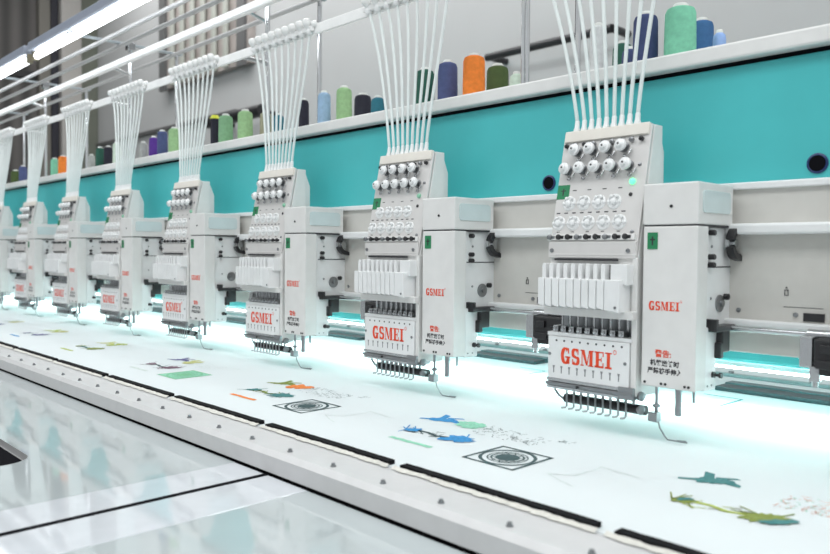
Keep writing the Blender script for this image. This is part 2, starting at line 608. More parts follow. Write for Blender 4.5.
def horse(o, oy, c1, c2, seed, s=1.0):
    rnd = random.Random(seed)
    mb = MB()
    blob(mb, o + 0.088 * s, oy + 0.024, 0.022, 0.015, rnd, 30, 0.30, 0.6)
    blob(mb, o + 0.012 * s, oy + 0.016, 0.012, 0.008, rnd, 20, 0.35, 0.9)
    for k in range(7):
        stroke(mb, PF, [(o + 0.08 * s, oy + 0.02), (o + 0.085 + rnd.uniform(-.02, .02), oy + 0.02 + rnd.uniform(-0.02, 0.02)),
                        (o + 0.088 + rnd.uniform(-.035, .022), oy + 0.024 + rnd.uniform(-0.03, 0.034))], 0.0016, 0.0016)
    for k in range(6):
        stroke(mb, PF, [(o + 0.014, oy + 0.016), (o + 0.010 + rnd.uniform(-.01, .01), oy + 0.016 + rnd.uniform(-0.01, 0.01)),
                        (o + 0.010 + rnd.uniform(-.022, .02), oy + 0.012 + rnd.uniform(-0.02, 0.03))], 0.0013, 0.0013)
    oh = mb.build('embroidered_horse', TH[c1], FB)
    for v in oh.data.vertices:
        v.co.z += 0.0003
    mb = MB()
    stroke(mb, PF, [(o + 0.014, oy + 0.018), (o + 0.035, oy + 0.021), (o + 0.055, oy + 0.016), (o + 0.075, oy + 0.022), (o + 0.095, oy + 0.03)], 0.005, 0.0055)
    for k in range(12):
        x = o + rnd.uniform(0.01, 0.09)
        y = oy + rnd.uniform(0.008, 0.03)
        stroke(mb, PF, [(x, y), (x + rnd.uniform(-.01, .012), y + rnd.uniform(-.006, .006)), (x + rnd.uniform(-.016, .018), y + rnd.uniform(-.012, .012))], 0.0012, 0.0012)
    mb.build('embroidered_ribbon', TH[c2], FB)


def diamond(o, oy, s, col, fill=None):
    mb = MB()
    t = 0.004
    rect(mb, PF, o, o + s, oy, oy + t)
    rect(mb, PF, o, o + s, oy + s - t, oy + s)
    rect(mb, PF, o, o + t, oy, oy + s)
    rect(mb, PF, o + s - t, o + s, oy, oy + s)
    c = s / 2
    for r_, w_ in ((0.42, 0.0032), (0.31, 0.0012), (0.25, 0.0016)):
        stroke(mb, PF, arc(o + c, oy + c, s * r_, s * r_, 0, 360, 32), w_, w_)
    mb.face([(x, y, ZF) for x, y in arc(o + c, oy + c, s * 0.19, s * 0.19, 0, 360, 24)[:-1]])
    for a in range(0, 360, 30):
        stroke(mb, PF, [(o + c + s * .19 * math.cos(math.radians(a)), oy + c + s * .19 * math.sin(math.radians(a))),
                        (o + c + s * .30 * math.cos(math.radians(a + 15)), oy + c + s * .30 * math.sin(math.radians(a + 15)))], 0.001, 0.001)
    mb.build('embroidered_medallion', TH[col], FB)
    if fill:
        mb = MB()
        rect(mb, lambda u, v: (u, v, ZF - 0.0002), o, o + s, oy, oy + s)
        mb.build('embroidered_ground', TH[fill], FB)


def bar(o, oy, L, col, w=0.008):
    mb = MB()
    rnd = random.Random(int(-o * 1000))
    n = 16
    top = [(o + L * k / n, oy + w / 2 + rnd.uniform(-.001, .001), ZF) for k in range(n + 1)]
    bot = [(o + L * k / n, oy - w / 2 + rnd.uniform(-.001, .001), ZF) for k in range(n + 1)]
    mb.face(bot + top[::-1])
    mb.build('embroidered_bar', TH[col], FB)


sets = [  # k, bird, leaf, horse(2), bar, medallion, lettering
    (0, 'blue', 'mint', 'blue', 'grey', 'mint', 'grey', 'grey', None),
    (1, 'olive', 'orange', 'teal', 'olive', 'orange', 'grey', 'grey', None),
    (2, 'purple', 'yellow', 'plum', 'grey', 'pale', 'green', 'pale', 'mint'),
    (3, 'yellow', 'lime', 'olive', 'teal', 'lime', None, 'pale', None),
    (4, 'lime', 'yellow', 'purple', 'pale', 'blue', None, 'pale', None),
    (5, 'pale', 'yellow', 'purple', 'grey', 'pale', None, 'pale', None),
    (6, 'grey', 'pale', 'grey', 'pale', None, None, None, None),
]
for k, a, l, h1, h2, br, md, let, fill in sets:
    dx = -0.4 * k
    bird(-0.782 + dx, 0.760, a, 10 + k)
    leaf(-0.724 + dx, 0.768, l, 20 + k)
    horse(-0.752 + dx, 0.690, h1, h2, 30 + k)
    if br:
        bar(-0.733 + dx, 0.659, 0.075, br)
    if md:
        diamond(-0.604 + dx, 0.655, 0.077, md, fill)
    if let:
        dots(-0.684 + dx, 0.752, 0.105, 0.056, let, 40 + k)
        dots(-0.572 + dx, 0.795, 0.02, 0.018, let, 60 + k, 14)
bird(-0.386, 0.762, 'teal', 5)
horse(-0.362, 0.684, 'olive', 'lime', 7, 1.0)
mb = MB()
rnd = random.Random(3)
blob(mb, -0.262, 0.705, 0.019, 0.006, rnd, 24, 0.25, 0.9)
blob(mb, -0.350, 0.702, 0.008, 0.004, rnd, 16, 0.3, 0.9)
o_ = mb.build('embroidered_shadow_patch', TH['teal'], FB)
for v in o_.data.vertices:
    v.co.z += 0.0009
dots(-0.285, 0.748, 0.06, 0.056, 'coral', 9, 70)
dots(-0.285, 0.748, 0.06, 0.056, 'mint', 19, 25)
mb = MB()
for dx in (0, -0.4):
    stroke(mb, PF, [(-0.47 + dx, 0.742), (-0.45 + dx, 0.738), (-0.418 + dx, 0.735)], 0.0012, 0.0012)
    stroke(mb, PF, [(-0.495 + dx, 0.676), (-0.47 + dx, 0.69), (-0.467 + dx, 0.73), (-0.47 + dx, 0.742)], 0.001, 0.001)
    stroke(mb, PF, [(-0.495 + dx, 0.676), (-0.47 + dx, 0.664), (-0.448 + dx, 0.656)], 0.001, 0.001)
mb.build('embroidered_outline', TH['pale'], FB)
for k in range(4):
    dx = -0.4 * k
    mb = MB()
    stroke(mb, PF, [(-0.60 + dx, 1.265), (-0.533 + dx, 1.262), (-0.534 + dx, 1.184), (-0.60 + dx, 1.169)], 0.004, 0.004)
    mb.build('stitched_guide_frame', TH['teal'], FB)

# rear clamps and rail behind the heads
REARC = mat('dark_teal_clamp', (0.025, 0.055, 0.06), 0.35)
LIP = mat('teal_grey_lip', (0.06, 0.13, 0.14), 0.3)
CLN = ['first', 'second', 'third', 'fourth', 'fifth', 'sixth', 'seventh', 'eighth', 'ninth', 'tenth', 'eleventh', 'twelfth']
for k in range(-1, 11):
    dx = -0.2935 * k
    c = thing('rear_clamp', (-0.5 + dx, 1.345, 0.9), 'dark teal clamp bar on the fabric behind the heads, %s from the right' % CLN[k + 1], 'clamp', 'rear clamps behind the heads')
    MB().box(-0.605 + dx, -0.415 + dx, 1.315, 1.355, 0.9, 0.908, 0.002).build('clamp_bar', REARC, c)
    MB().box(-0.605 + dx, -0.415 + dx, 1.356, 1.383, 0.9, 0.910, 0.002).build('clamp_lip', LIP, c)
RR = thing('rear_rail', (-2, 1.5, 0.9), 'thin grey-green rear rail with bolts behind the clamp bars', 'rail')
MB().box(-6, 0.6, 1.478, 1.492, 0.9, 0.907, 0.002).build('rail', mat('pale_teal_rail', (0.30, 0.42, 0.42), 0.35), RR)
for k in range(30):
    MB().cyl((0.1 - 0.15 * k, 1.485, 0.907), (0.1 - 0.15 * k, 1.485, 0.911), 0.005).build('bolt', STEELD, RR)

# ================================================================== MACHINE BEAM
BM = thing('machine_beam', (-2.5, 1.1, 0.9), 'long teal and beige machine beam with a white shelf, carrying every head', 'machine beam')
XL, XR = -6.0, 0.6
b = bmesh.new()
MB().box(XL, XR, 1.0, 1.30, 1.225, 1.388, 0.004).build('teal_panel', TEAL, BM)
MB().box(XL, XR, 1.005, 1.29, 1.386, 1.394).build('shadow_gap', DARK, BM)
MB().box(XL, XR, 0.985, 1.30, 1.394, 1.4155, 0.003).build('shelf', SHELF, BM)
MB().box(XL, XR, 0.984, 1.10, 1.178, 1.228, 0.002).build('upper_face', BEIGE, BM)
MB().box(XL, XR, 0.979, 1.0, 1.2235, 1.2325, 0.0015).build('upper_lip', WHITE2, BM)
MB().box(XL, XR, 0.963, 0.99, 1.1655, 1.1795, 0.003).build('slide_rail', WHITE2, BM)
MB().box(XL, XR, 0.980, 1.10, 1.056, 1.168, 0.002).build('lower_face', BEIGE, BM)
MB().box(XL, XR, 0.966, 1.0, 1.0495, 1.058, 0.002).build('lower_ledge', WHITE2, BM)
MB().box(XL, XR, 0.985, 1.09, 1.014, 1.052, 0.002).build('base_face', BEIGE, BM)
MB().cyl((XL, 0.956, 1.047), (XR, 0.956, 1.047), 0.0035).build('drive_shaft', STEEL, BM)
MB().box(XL, XR, 1.09, 1.30, 0.985, 1.225, 0.006).build('teal_underbody', TEAL, BM)
for x, w in ((-5.9, 'left'), (0.35, 'right')):
    sp = thing('beam_support', (x, 1.8, 0.893), 'teal cast support under the %s end of the machine beam, outside the picture' % w, 'support')
    MB().prism([(1.302, 1.16), (1.302, 1.30), (1.95, 1.30), (1.95, 0.893), (1.70, 0.893), (1.70, 1.16)], 'YZ', x, x + 0.15, 0.01).build('bracket', TEAL, sp)
for k in range(-1, 12):
    x = -0.737 - 0.4 * k
    q = MB().lathe((x, 1.0, 1.252), (0, -1, 0), [(0.0125, -0.002), (0.0125, 0.0015), (0.0105, 0.0025), (0.0095, 0.0015), (0.0095, -0.001)], 24)
    q.build('hole_grommet', mat('navy_grommet', (0.01, 0.03, 0.12), 0.4) if k == -1 else bpy.data.materials['navy_grommet'], BM)
    MB().cyl((x, 0.9995, 1.252), (x, 0.998, 1.252), 0.0096, 20).build('cable_hole', DARK, BM)
for k in range(0, 10):
    dx = -0.4 * k
    for (x, z, r_) in ((-0.421, 1.069, 0.003), (-0.351, 1.067, 0.003)):
        MB().lathe((x + dx, 0.980, z), (0, -1, 0), [(r_, 0), (r_, 0.0015), (r_ * 0.6, 0.002)], 12).build('face_screw', STEELD, BM)
    q = MB()
    for (x0, x1, z0, z1) in ((-0.3650, -0.3600, 1.0965, 1.0975), (-0.3650, -0.3640, 1.0900, 1.0975), (-0.3610, -0.3600, 1.0900, 1.0975), (-0.3650, -0.3600, 1.0900, 1.0910), (-0.3635, -0.3615, 1.0990, 1.1010)):
        q.box(x0 + dx, x1 + dx, 0.9792, 0.9802, z0, z1)
    q.build('padlock_mark', ENGR, BM)
    MB().box(-0.342 + dx, -0.318 + dx, 0.9785, 0.981, 1.060, 1.070).build('inlet_slot', BLACKP, BM)
    MB().box(-0.366 + dx, -0.320 + dx, 0.9795, 0.981, 1.0760, 1.0766).build('seam_line', BLKP, BM)

LS = thing('led_strip', (-2.5, 1.14, 0.98), 'glowing white LED strip under the beam behind the machine heads', 'LED strip')
MB().box(XL, XR, 1.112, 1.165, 0.976, 0.985, 0.001).build('housing', WHITE2, LS)
MB().box(XL, XR, 1.117, 1.16, 0.972, 0.976).build('diffuser', LEDSTRIP, LS)


# ================================================================== EMBROIDERY HEAD
X0 = -0.4276
HD = thing('embroidery_head', (X0, 0.93, 0.9), '', 'embroidery head', 'embroidery heads along the beam')


def tl(z):  # Y of the tilted panel at height z
    return 0.877 + (z - 1.135) * 0.038 / 0.184


TN = Vector((0, -0.184, 0.038)).normalized()  # outward normal
HP = HD
# case body
MB().prism([(0.879, 1.056), (0.879, 1.135), (0.915, 1.309), (0.935, 1.309), (0.935, 1.056)], 'YZ', -0.644, -0.507, 0.0012).build('needle_case', WHITE, HP)
MB().prism([(0.879, 0.955), (0.879, 1.0255), (0.895, 1.0265), (0.935, 1.0265), (0.935, 0.955)], 'YZ', -0.643, -0.507, 0.001).build('lower_case', WHITE, HP)
MB().box(-0.638, -0.512, 0.905, 0.935, 1.03, 1.06).build('recess_back', STEELD, HP)
MB().box(-0.514, -0.5065, 0.876, 0.935, 0.957, 1.135, 0.001).build('case_side', WHITE, HP)
# tilted front panel skin
R = Matrix.Rotation(math.atan2(0.038, 0.184), 4, 'X')


def tilted(x0, x1, z0, z1, t, bev=0.0004, mbx=None, off=0.0):
    q = mbx or MB()
    c = Vector(((x0 + x1) / 2, tl((z0 + z1) / 2), (z0 + z1) / 2)) + TN * off
    L = (z1 - z0) * math.hypot(0.038, 0.184) / 0.184
    M = Matrix.Translation(c) @ Matrix.Rotation(-math.atan2(0.038, 0.184), 4, 'X')
    q.box(-(x1 - x0) / 2, (x1 - x0) / 2, -t, t * 0.2, -L / 2, L / 2, bev, 1, M)
    return q


tilted(-0.644, -0.508, 1.137, 1.309, 0.0025).build('tension_panel', PANEL, HP)
tilted(-0.642, -0.511, 1.295, 1.311, 0.0055, 0.001).build('top_strip', CREAM, HP)
tilted(-0.648, -0.512, 1.157, 1.165, 0.006, 0.0006).build('guide_rail', WHITE, HP)
# arm housing behind
MB().prism([(0.93, 0.98), (0.93, 1.302), (0.937, 1.304), (0.949, 1.276), (0.949, 0.98)], 'YZ', -0.60, -0.512, 0.001).build('arm_housing', WHITE, HP)
for k in range(9):
    x = -0.6295 + 0.0119 * k
    p = Vector((x, tl(1.31) + 0.004, 1.309))
    MB().lathe(p, (0, 0.1, 1), [(0.0047, 0), (0.0047, 0.006), (0.0036, 0.009), (0.0033, 0.018), (0.0022, 0.019)], 12).build('tube_socket', WHITE2, HP)
    # upper guide rollers
    x = -0.636 + 0.0145 * k
    p = Vector((x, tl(1.2895), 1.2895)) + TN * 0.0035
    MB().lathe(p, TN, [(0.0032, 0), (0.0032, 0.004), (0.0016, 0.0045), (0.0016, 0.006)], 10).build('thread_guide', BLACKP if k % 2 == 0 else STEELD, HP)
    x = -0.643 + 0.0148 * k
    p = Vector((x, tl(1.161), 1.161)) + TN * 0.006
    q = MB().lathe(p, TN, [(0.0038, 0), (0.0038, 0.003), (0.0018, 0.0035)], 10)
    q.box(p.x + 0.003, p.x + 0.0075, p.y - 0.001, p.y + 0.003, p.z - 0.0022, p.z + 0.0022, 0.0005)
    q.build('lower_guide', BLACKP if k % 3 else STEELD, HP)


def knob(x, z):
    p = Vector((x, tl(z), z)) + TN * 0.002
    kn = MB().lathe(p + TN * 0.009, TN, [(0.0030, 0), (0.0080, 0.0005), (0.0085, 0.002), (0.0080, 0.0045), (0.0050, 0.0058), (0.0042, 0.0082), (0.0032, 0.009)], 20).build('tension_knob', WHITE2, HP)
    q = MB().lathe(p, TN, [(0.0045, 0), (0.0075, 0.001), (0.0075, 0.0025), (0.004, 0.003), (0.0055, 0.005), (0.0035, 0.006), (0.0055, 0.0075), (0.0035, 0.009)], 14)
    q.build('tension_spring', STEELD, HP)
    MB().lathe(p + TN * 0.018, TN, [(0.0014, 0), (0.0014, 0.0006)], 8).build('knob_centre', BLACKP, kn)
    q = MB().tube([p + Vector((0.004, -0.004, -0.006)), p + Vector((0.010, -0.007, -0.010)), p + Vector((0.012, -0.004, -0.004))], 0.0012, 6)
    q.lathe(p + Vector((0.003, -0.001, -0.0125)), TN, [(0.0028, 0), (0.0028, 0.004), (0.001, 0.005)], 10)
    q.build('check_spring', STEEL, HP)


for k in range(4):
    knob(-0.618 + 0.0243 * k, 1.281)
for k in range(5):
    knob(-0.630 + 0.0238 * k, 1.2555)


def dial(x, z):
    p = Vector((x, tl(z), z)) + TN * 0.002
    q = MB().lathe(p, TN, [(0.0105, 0), (0.0105, 0.001), (0.0085, 0.0022), (0.0078, 0.0012), (0.0045, 0.0012), (0.0042, 0.005), (0.003, 0.0058)], 22)
    for a in range(0, 360, 60):
        c = p + Matrix.Rotation(math.radians(a), 3, 'Y') @ Vector((0.0082, 0, 0)) + TN * 0.001
        q.lathe(c, TN, [(0.0022, 0), (0.0022, 0.0018), (0.001, 0.0024)], 8)
    q.build('thread_sensor_wheel', WHITE2, HP)


for k in range(4):
    dial(-0.621 + 0.0237 * k, 1.2085)
for k in range(5):
    dial(-0.634 + 0.0238 * k, 1.181)
q = MB()
for k in range(4):
    tilted(-0.618 + 0.0238 * k, -0.612 + 0.0238 * k, 1.2260, 1.2272, 0.0027, 0, q)
for k in range(9):
    tilted(-0.640 + 0.0128 * k, -0.634 + 0.0128 * k, 1.1945, 1.196, 0.0027, 0, q)
for k in range(5):
    tilted(-0.636 + 0.0238 * k, -0.631 + 0.0238 * k, 1.1685, 1.1695, 0.0027, 0, q)
q.build('scale_marks', BLKP, HP)
st = tilted(-0.6435, -0.6235, 1.215, 1.235, 0.0028, 0).build('sticker', GREENS, HP)
q = tilted(-0.6345, -0.6325, 1.220, 1.230, 0.0029, 0)
tilted(-0.6375, -0.6295, 1.226, 1.2275, 0.0029, 0, q)
q.build('sticker_mark', BLKP, st)
p = Vector((-0.5265, tl(1.234), 1.234)) + TN * 0.002
MB().lathe(p, TN, [(0.0042, 0), (0.0042, 0.002), (0.003, 0.004), (0.0, 0.005)], 14).build('indicator_light', LEDG, HP)
for x, z, mt in ((-0.519, 1.256, STEELD), (-0.527, 1.217, BLACKP), (-0.638, 1.165, STEELD), (-0.518, 1.168, STEELD)):
    MB().lathe(Vector((x, tl(z), z)) + TN * 0.002, TN, [(0.0026, 0), (0.0026, 0.0015), (0.0014, 0.002)], 12).build('screw', mt, HP)
# flat plate under the guide rail
MB().box(-0.645, -0.509, 0.8755, 0.880, 1.134, 1.156, 0.0006).build('lower_plate', PANEL, HP)
for x in (-0.639, -0.520):
    MB().lathe((x, 0.8755, 1.144), (0, -1, 0), [(0.003, 0), (0.003, 0.0012), (0.0016, 0.0018)], 12).build('screw', STEELD, HP)
MB().box(-0.634, -0.535, 0.8745, 0.877, 1.1305, 1.133).build('slot_line', BLKP, HP)
# take-up lever cover
for k in range(9):
    x = -0.6445 + 0.0117 * k
    q = MB().prism([(x + 0.0006, 1.0705), (x + 0.0006, 1.1065), (x + 0.0108, 1.1065), (x + 0.0112, 1.0675), (x + 0.004, 1.069)], 'XZ', 0.8505 , 0.879, 0.0008)
    q.prism([(x + 0.0015, 1.105), (x + 0.0015, 1.123), (x + 0.003, 1.1265), (x + 0.0076, 1.1265), (x + 0.0076, 1.105)], 'XZ', 0.8585, 0.879, 0.0008)
    q.build('cover_fin', WHITE2, HP)
    MB().box(x + 0.0076, x + 0.0132, 0.870, 0.8785, 1.105, 1.1255).build('fin_slot', FINS, HP)
q = MB().prism([(-0.539, 1.0675), (-0.539, 1.1065), (-0.5175, 1.1065), (-0.5175, 1.0650)], 'XZ', 0.8505, 0.879, 0.001)
q.prism([(-0.536, 1.105), (-0.536, 1.1265), (-0.512, 1.1265), (-0.512, 1.100)], 'XZ', 0.8600, 0.879, 0.001)
q.build('cover_end', WHITE2, HP)
MB().lathe((-0.5225, 0.8505, 1.0715), (0, -1, 0), [(0.0018, 0), (0.0018, 0.001)], 10).build('cover_screw', STEELD, HP)
MB().box(-0.640, -0.525, 0.860, 0.879, 1.071, 1.104).build('cover_core', STEELD, HP)
MB().box(-0.645, -0.5065, 0.866, 0.905, 1.0555, 1.0665, 0.0012).build('cover_ledge', WHITE, HP)
# needle bars, clamps, presser feet
for k in range(9):
    x = -0.6345 + 0.0129 * k
    MB().cyl((x, 0.897, 1.057), (x, 0.897, 1.03), 0.0016, 8).cyl((x + 0.006, 0.889, 1.057), (x + 0.006, 0.889, 1.038), 0.0007, 6).build('needle_bar', STEEL, HP)
    q = MB().box(x - 0.0042, x + 0.0042, 0.880, 0.894, 1.030, 1.0395, 0.001)
    q.lathe((x, 0.880, 1.035), (0, -1, 0), [(0.0024, 0), (0.0024, 0.003), (0.001, 0.0036)], 8)
    q.build('needle_clamp', STEEL, HP)
MB().box(-0.645, -0.510, 0.876, 0.90, 1.0255, 1.0305, 0.0005).build('clamp_shelf', WHITE2, HP)
# name plate
NP = MB().box(-0.6425, -0.5155, 0.8745, 0.8795, 0.9665, 1.0250, 0.0006).build('name_plate', WHITE2, HP)
mb = MB()
gsmei(mb, -0.6205, -0.5370, 0.9885, 1.0100, 0.8742)
lt = mb.build('lettering', REDP, NP)
q = MB()
for k in range(9):
    x = -0.6285 + 0.0128 * k
    q.cyl((x, 0.8746, 1.0193), (x, 0.8742, 1.0193), 0.0015, 10)
q.build('needle_holes', BLKP, NP)
q = MB()
for k in range(9):
    x = -0.6325 + 0.0128 * k
    q.prism([(x - 0.0019, 0.984), (x + 0.0019, 0.984), (x + 0.0008, 0.980), (x + 0.0008, 0.974), (x - 0.0008, 0.974), (x - 0.0008, 0.980)], 'XZ', 0.8742, 0.8746)
q.build('slot_marks', mat('grey_engraving', (0.25, 0.25, 0.26), 0.5), NP)
for x, z in ((-0.6395, 1.0), (-0.521, 0.998)):
    MB().lathe((x, 0.8745, z), (0, -1, 0), [(0.0022, 0), (0.0022, 0.001), (0.001, 0.0016)], 10).build('screw', STEELD, NP)
for z, y, mt, nm in ((0.9645, 0.873, STEEL, 'clamp_bar'), (0.9592, 0.870, STEELD, 'clamp_bar'), (0.9539, 0.873, STEEL, 'clamp_bar')):
    MB().box(-0.644, -0.508, y, 0.900, z - 0.0022, z + 0.0022, 0.0006).build(nm, mt, HP)
MB().lathe((-0.590, 0.871, 0.9590), (0, -1, 0), [(0.002, 0), (0.002, 0.003)], 10).build('clamp_pin', BLACKP, HP)
MB().box(-0.530, -0.507, 0.872, 0.905, 0.952, 0.968, 0.001).build('end_block', STEELM, HP)
MB().cyl((-0.624, 0.892, 0.9375), (-0.500, 0.892, 0.9385), 0.0064, 14).build('presser_shaft', BLACKP, HP)
MB().tube([(-0.643, 0.89, 0.955), (-0.641, 0.89, 0.947), (-0.634, 0.89, 0.940), (-0.622, 0.89, 0.9345), (-0.55, 0.89, 0.9335)], 0.0018, 8).build('shaft_bracket', STEELM, HP)
for k in range(9):
    x = -0.6135 + 0.0115 * k
    MB().cyl((x + 0.0055, 0.889, 0.955), (x + 0.0055, 0.889, 0.944), 0.0022, 8).tube(
        [(x, 0.8795, 0.955), (x, 0.8795, 0.929), (x - 0.001, 0.877, 0.927), (x - 0.0045, 0.873, 0.9268)], 0.0014, 8).build('presser_foot', STEELM, HP)
for z in (0.957, 0.9395):
    MB().lathe((-0.508, 0.885, z), (1, -0.2, 0), [(0.003, 0), (0.003, 0.004), (0.0062, 0.004), (0.0062, 0.007), (0.003, 0.008)], 14).build('shaft_knob', STEELD, HP)

# drive cover box
DC = MB().box(-0.4995, X0, 0.877, 0.905, 0.9735, 1.1745, 0.0015).build('drive_cover', WHITE, HP)
CP = MB().box(-0.5005, X0 + 0.0005, 0.8765, 0.971, 1.1765, 1.2278, 0.0018).build('cover_cap', WHITE, HP)
MB().box(-0.499, X0 - 0.001, 0.879, 0.969, 1.174, 1.177).build('cap_gap', BLKP, HP)
q = MB()
q.prism([(0.888 + 0.075 * 0, 1.192)] and (arc(0.892, 1.196, 0.005, 0.005, 180, 270, 4) + arc(0.957, 1.196, 0.005, 0.005, 270, 360, 4) + arc(0.955, 1.211, 0.007, 0.007, 0, 90, 4) + arc(0.892, 1.213, 0.005, 0.005, 90, 180, 4)),
        'YZ', X0, X0 + 0.0018, 0.0003)
q.build('access_window', WIN, CP)
MB().lathe((-0.462, 0.8765, 1.199), (0, -1, 0), [(0.002, 0), (0.002, 0.001)], 12).build('cap_screw', BLACKP, CP)
MB().lathe((-0.456, 0.93, 1.2278), (0, 0, 1), [(0.002, 0), (0.002, 0.002), (0.001, 0.003)], 10).build('cap_screw', STEEL, CP)
mb = MB()
gsmei(mb, -0.490, -0.4475, 1.0700, 1.0810, 0.8766)
mb.build('lettering', REDP, DC)
text_mesh('warning_heading', '警告:', 0.0098, -0.4805, 0.8766, 1.0125, REDP, DC, font_w=0.00022)
text_mesh('warning_text', '机器运转时', 0.0078, -0.4870, 0.8766, 1.0015, BLKP, DC, font_w=0.00022)
text_mesh('warning_text', '严禁将手伸入', 0.0078, -0.4905, 0.8766, 0.9915, BLKP, DC, font_w=0.00022)
st = MB().box(-0.4935, -0.4795, 0.8764, 0.8772, 1.146, 1.167).build('sticker', GREENS, DC)
MB().box(-0.4875, -0.4855, 0.8762, 0.8765, 1.151, 1.162).box(-0.490, -0.483, 0.8762, 0.8765, 1.157, 1.159).build('sticker_mark', BLKP, st)
for x in (-0.494, -0.4715, -0.4660, -0.4405, -0.4355):
    MB().lathe((x, 0.877, 0.9785), (0, -1, 0), [(0.0017, 0), (0.0017, 0.001)], 10).build('cover_screw', BLACKP, DC)
# side body under the cap
MB().box(-0.4985, -0.4335, 0.905, 0.982, 1.046, 1.174, 0.001).build('side_plate', WHITE2, HP)
MB().box(-0.4985, -0.4290, 0.905, 0.936, 0.9705, 1.05, 0.002).build('lower_housing', WHITE2, HP)
MB().box(-0.4335, -0.4329, 0.912, 0.980, 1.1235, 1.1250).build('plate_seam', BLKP, HP)
for y, z in ((0.920, 1.167), (0.920, 1.137), (0.920, 1.127)):
    MB().lathe((-0.4335, y, z), (1, 0, 0), [(0.0036, 0), (0.0036, 0.007), (0.003, 0.008)], 14).build('adjuster_knob', BLACKP, HP)
for z in (1.150, 1.085):
    MB().lathe((-0.4335, 0.926, z), (1, 0, 0), [(0.0018, 0), (0.0018, 0.001)], 10).build('screw', STEELD, HP)
# cam wheel with crescent jaws
q = MB().lathe((-0.4335, 0.966, 1.1545), (1, 0, 0), [(0.006, 0), (0.006, 0.004), (0.012, 0.004), (0.012, 0.009), (0.006, 0.010), (0.006, 0.014)], 20)
q.build('cam_hub', STEEL, HP)
q = MB()
jaw = arc(0.972, 1.1545, 0.020, 0.021, 75, 165, 12) + arc(0.976, 1.1545, 0.016, 0.0135, 165, 85, 10)
q.prism(jaw, 'YZ', -0.428, -0.418, 0.0005)
jaw = arc(0.972, 1.1545, 0.020, 0.021, 195, 285, 10) + arc(0.976, 1.1545, 0.016, 0.0135, 275, 195, 8)
q.prism(jaw, 'YZ', -0.428, -0.418, 0.0005)
q.prism([(0.974, 1.168), (0.972, 1.1755), (0.992, 1.181), (0.991, 1.175)], 'YZ', -0.428, -0.418, 0.0005)
q.prism([(0.974, 1.141), (0.972, 1.1335), (0.989, 1.130), (0.990, 1.136)], 'YZ', -0.428, -0.418, 0.0005)
q.build('cam_jaw', BLACKP, HP)
MB().lathe((-0.4335, 0.950, 1.078), (1, 0, 0), [(0.011, 0), (0.011, 0.002), (0.004, 0.003), (0.004, 0.006)], 18).build('side_disc', STEELD, HP)
MB().lathe((-0.4335, 0.965, 1.086), (1, 0, 0), [(0.004, 0), (0.004, 0.006), (0.002, 0.007)], 12).build('disc_knob', BLACKP, HP)
q = MB().box(-0.4345, -0.419, 0.912, 0.978, 1.044, 1.0515, 0.0015)
q.box(-0.434, -0.419, 0.912, 0.920, 1.048, 1.060, 0.001)
q.box(-0.434, -0.421, 0.935, 0.957, 1.017, 1.046, 0.002)
q.box(-0.434, -0.421, 0.930, 0.940, 1.010, 1.030, 0.002)
q.build('lever_bracket', BLACKP, HP)
MB().lathe((-0.4290, 0.926, 0.990), (1, 0, 0), [(0.004, 0), (0.004, 0.003), (0.002, 0.003), (0.002, 0.008), (0.0035, 0.009), (0.0035, 0.012)], 12).build('side_screw', BLACKP, HP)
for y in (0.912, 0.923):
    MB().lathe((-0.4290, y, 0.977), (1, 0, 0), [(0.0012, 0), (0.0012, 0.001)], 8).build('screw', STEELD, HP)
# trimmer rods
q = MB().cyl((-0.487, 0.895, 0.974), (-0.487, 0.895, 0.925), 0.0021, 10)
q.lathe((-0.487, 0.895, 0.944), (0, 0, 1), [(0.003, 0), (0.005, 0.001), (0.005, 0.004), (0.003, 0.005)], 12)
q.box(-0.496, -0.4835, 0.889, 0.901, 0.926, 0.938, 0.001)
q.build('trimmer_rod', STEELM, HP)
MB().tube([(-0.486, 0.896, 0.930), (-0.483, 0.897, 0.918), (-0.477, 0.899, 0.908), (-0.474, 0.901, 0.904), (-0.462, 0.906, 0.9028), (-0.452, 0.909, 0.9026), (-0.456, 0.914, 0.9026), (-0.466, 0.909, 0.9028)], 0.0011, 8).build('thread_hook', STEELM, HP)
MB().cyl((-0.457, 0.894, 0.974), (-0.457, 0.894, 0.938), 0.0042, 14, cham=0.0008).build('guide_post', STEELM, HP)
MB().cyl((-0.4385, 0.897, 0.974), (-0.4385, 0.897, 0.957), 0.0018, 8).build('guide_pin', STEELM, HP)
# colour change motor left of the case
q = MB().box(-0.716, -0.650, 0.937, 0.962, 1.002, 1.044, 0.002)
q.box(-0.712, -0.690, 0.933, 0.938, 1.010, 1.020, 0.001).box(-0.708, -0.694, 0.933, 0.938, 1.028, 1.038, 0.001)
q.cyl((-0.680, 0.937, 1.022), (-0.680, 0.931, 1.022), 0.009, 14)
q.build('motor_block', BLACKP, HP)
q = MB().box(-0.731, -0.717, 0.937, 0.957, 1.010, 1.046, 0.001).box(-0.720, -0.708, 0.937, 0.945, 0.994, 1.012, 0.001).cyl((-0.714, 0.941, 0.996), (-0.714, 0.941, 0.988), 0.004, 10)
q.build('motor_bracket', STEEL, HP)
MB().cyl((-0.728, 0.956, 1.047), (-0.700, 0.956, 1.047), 0.006, 12).build('shaft_collar', STEEL, HP)

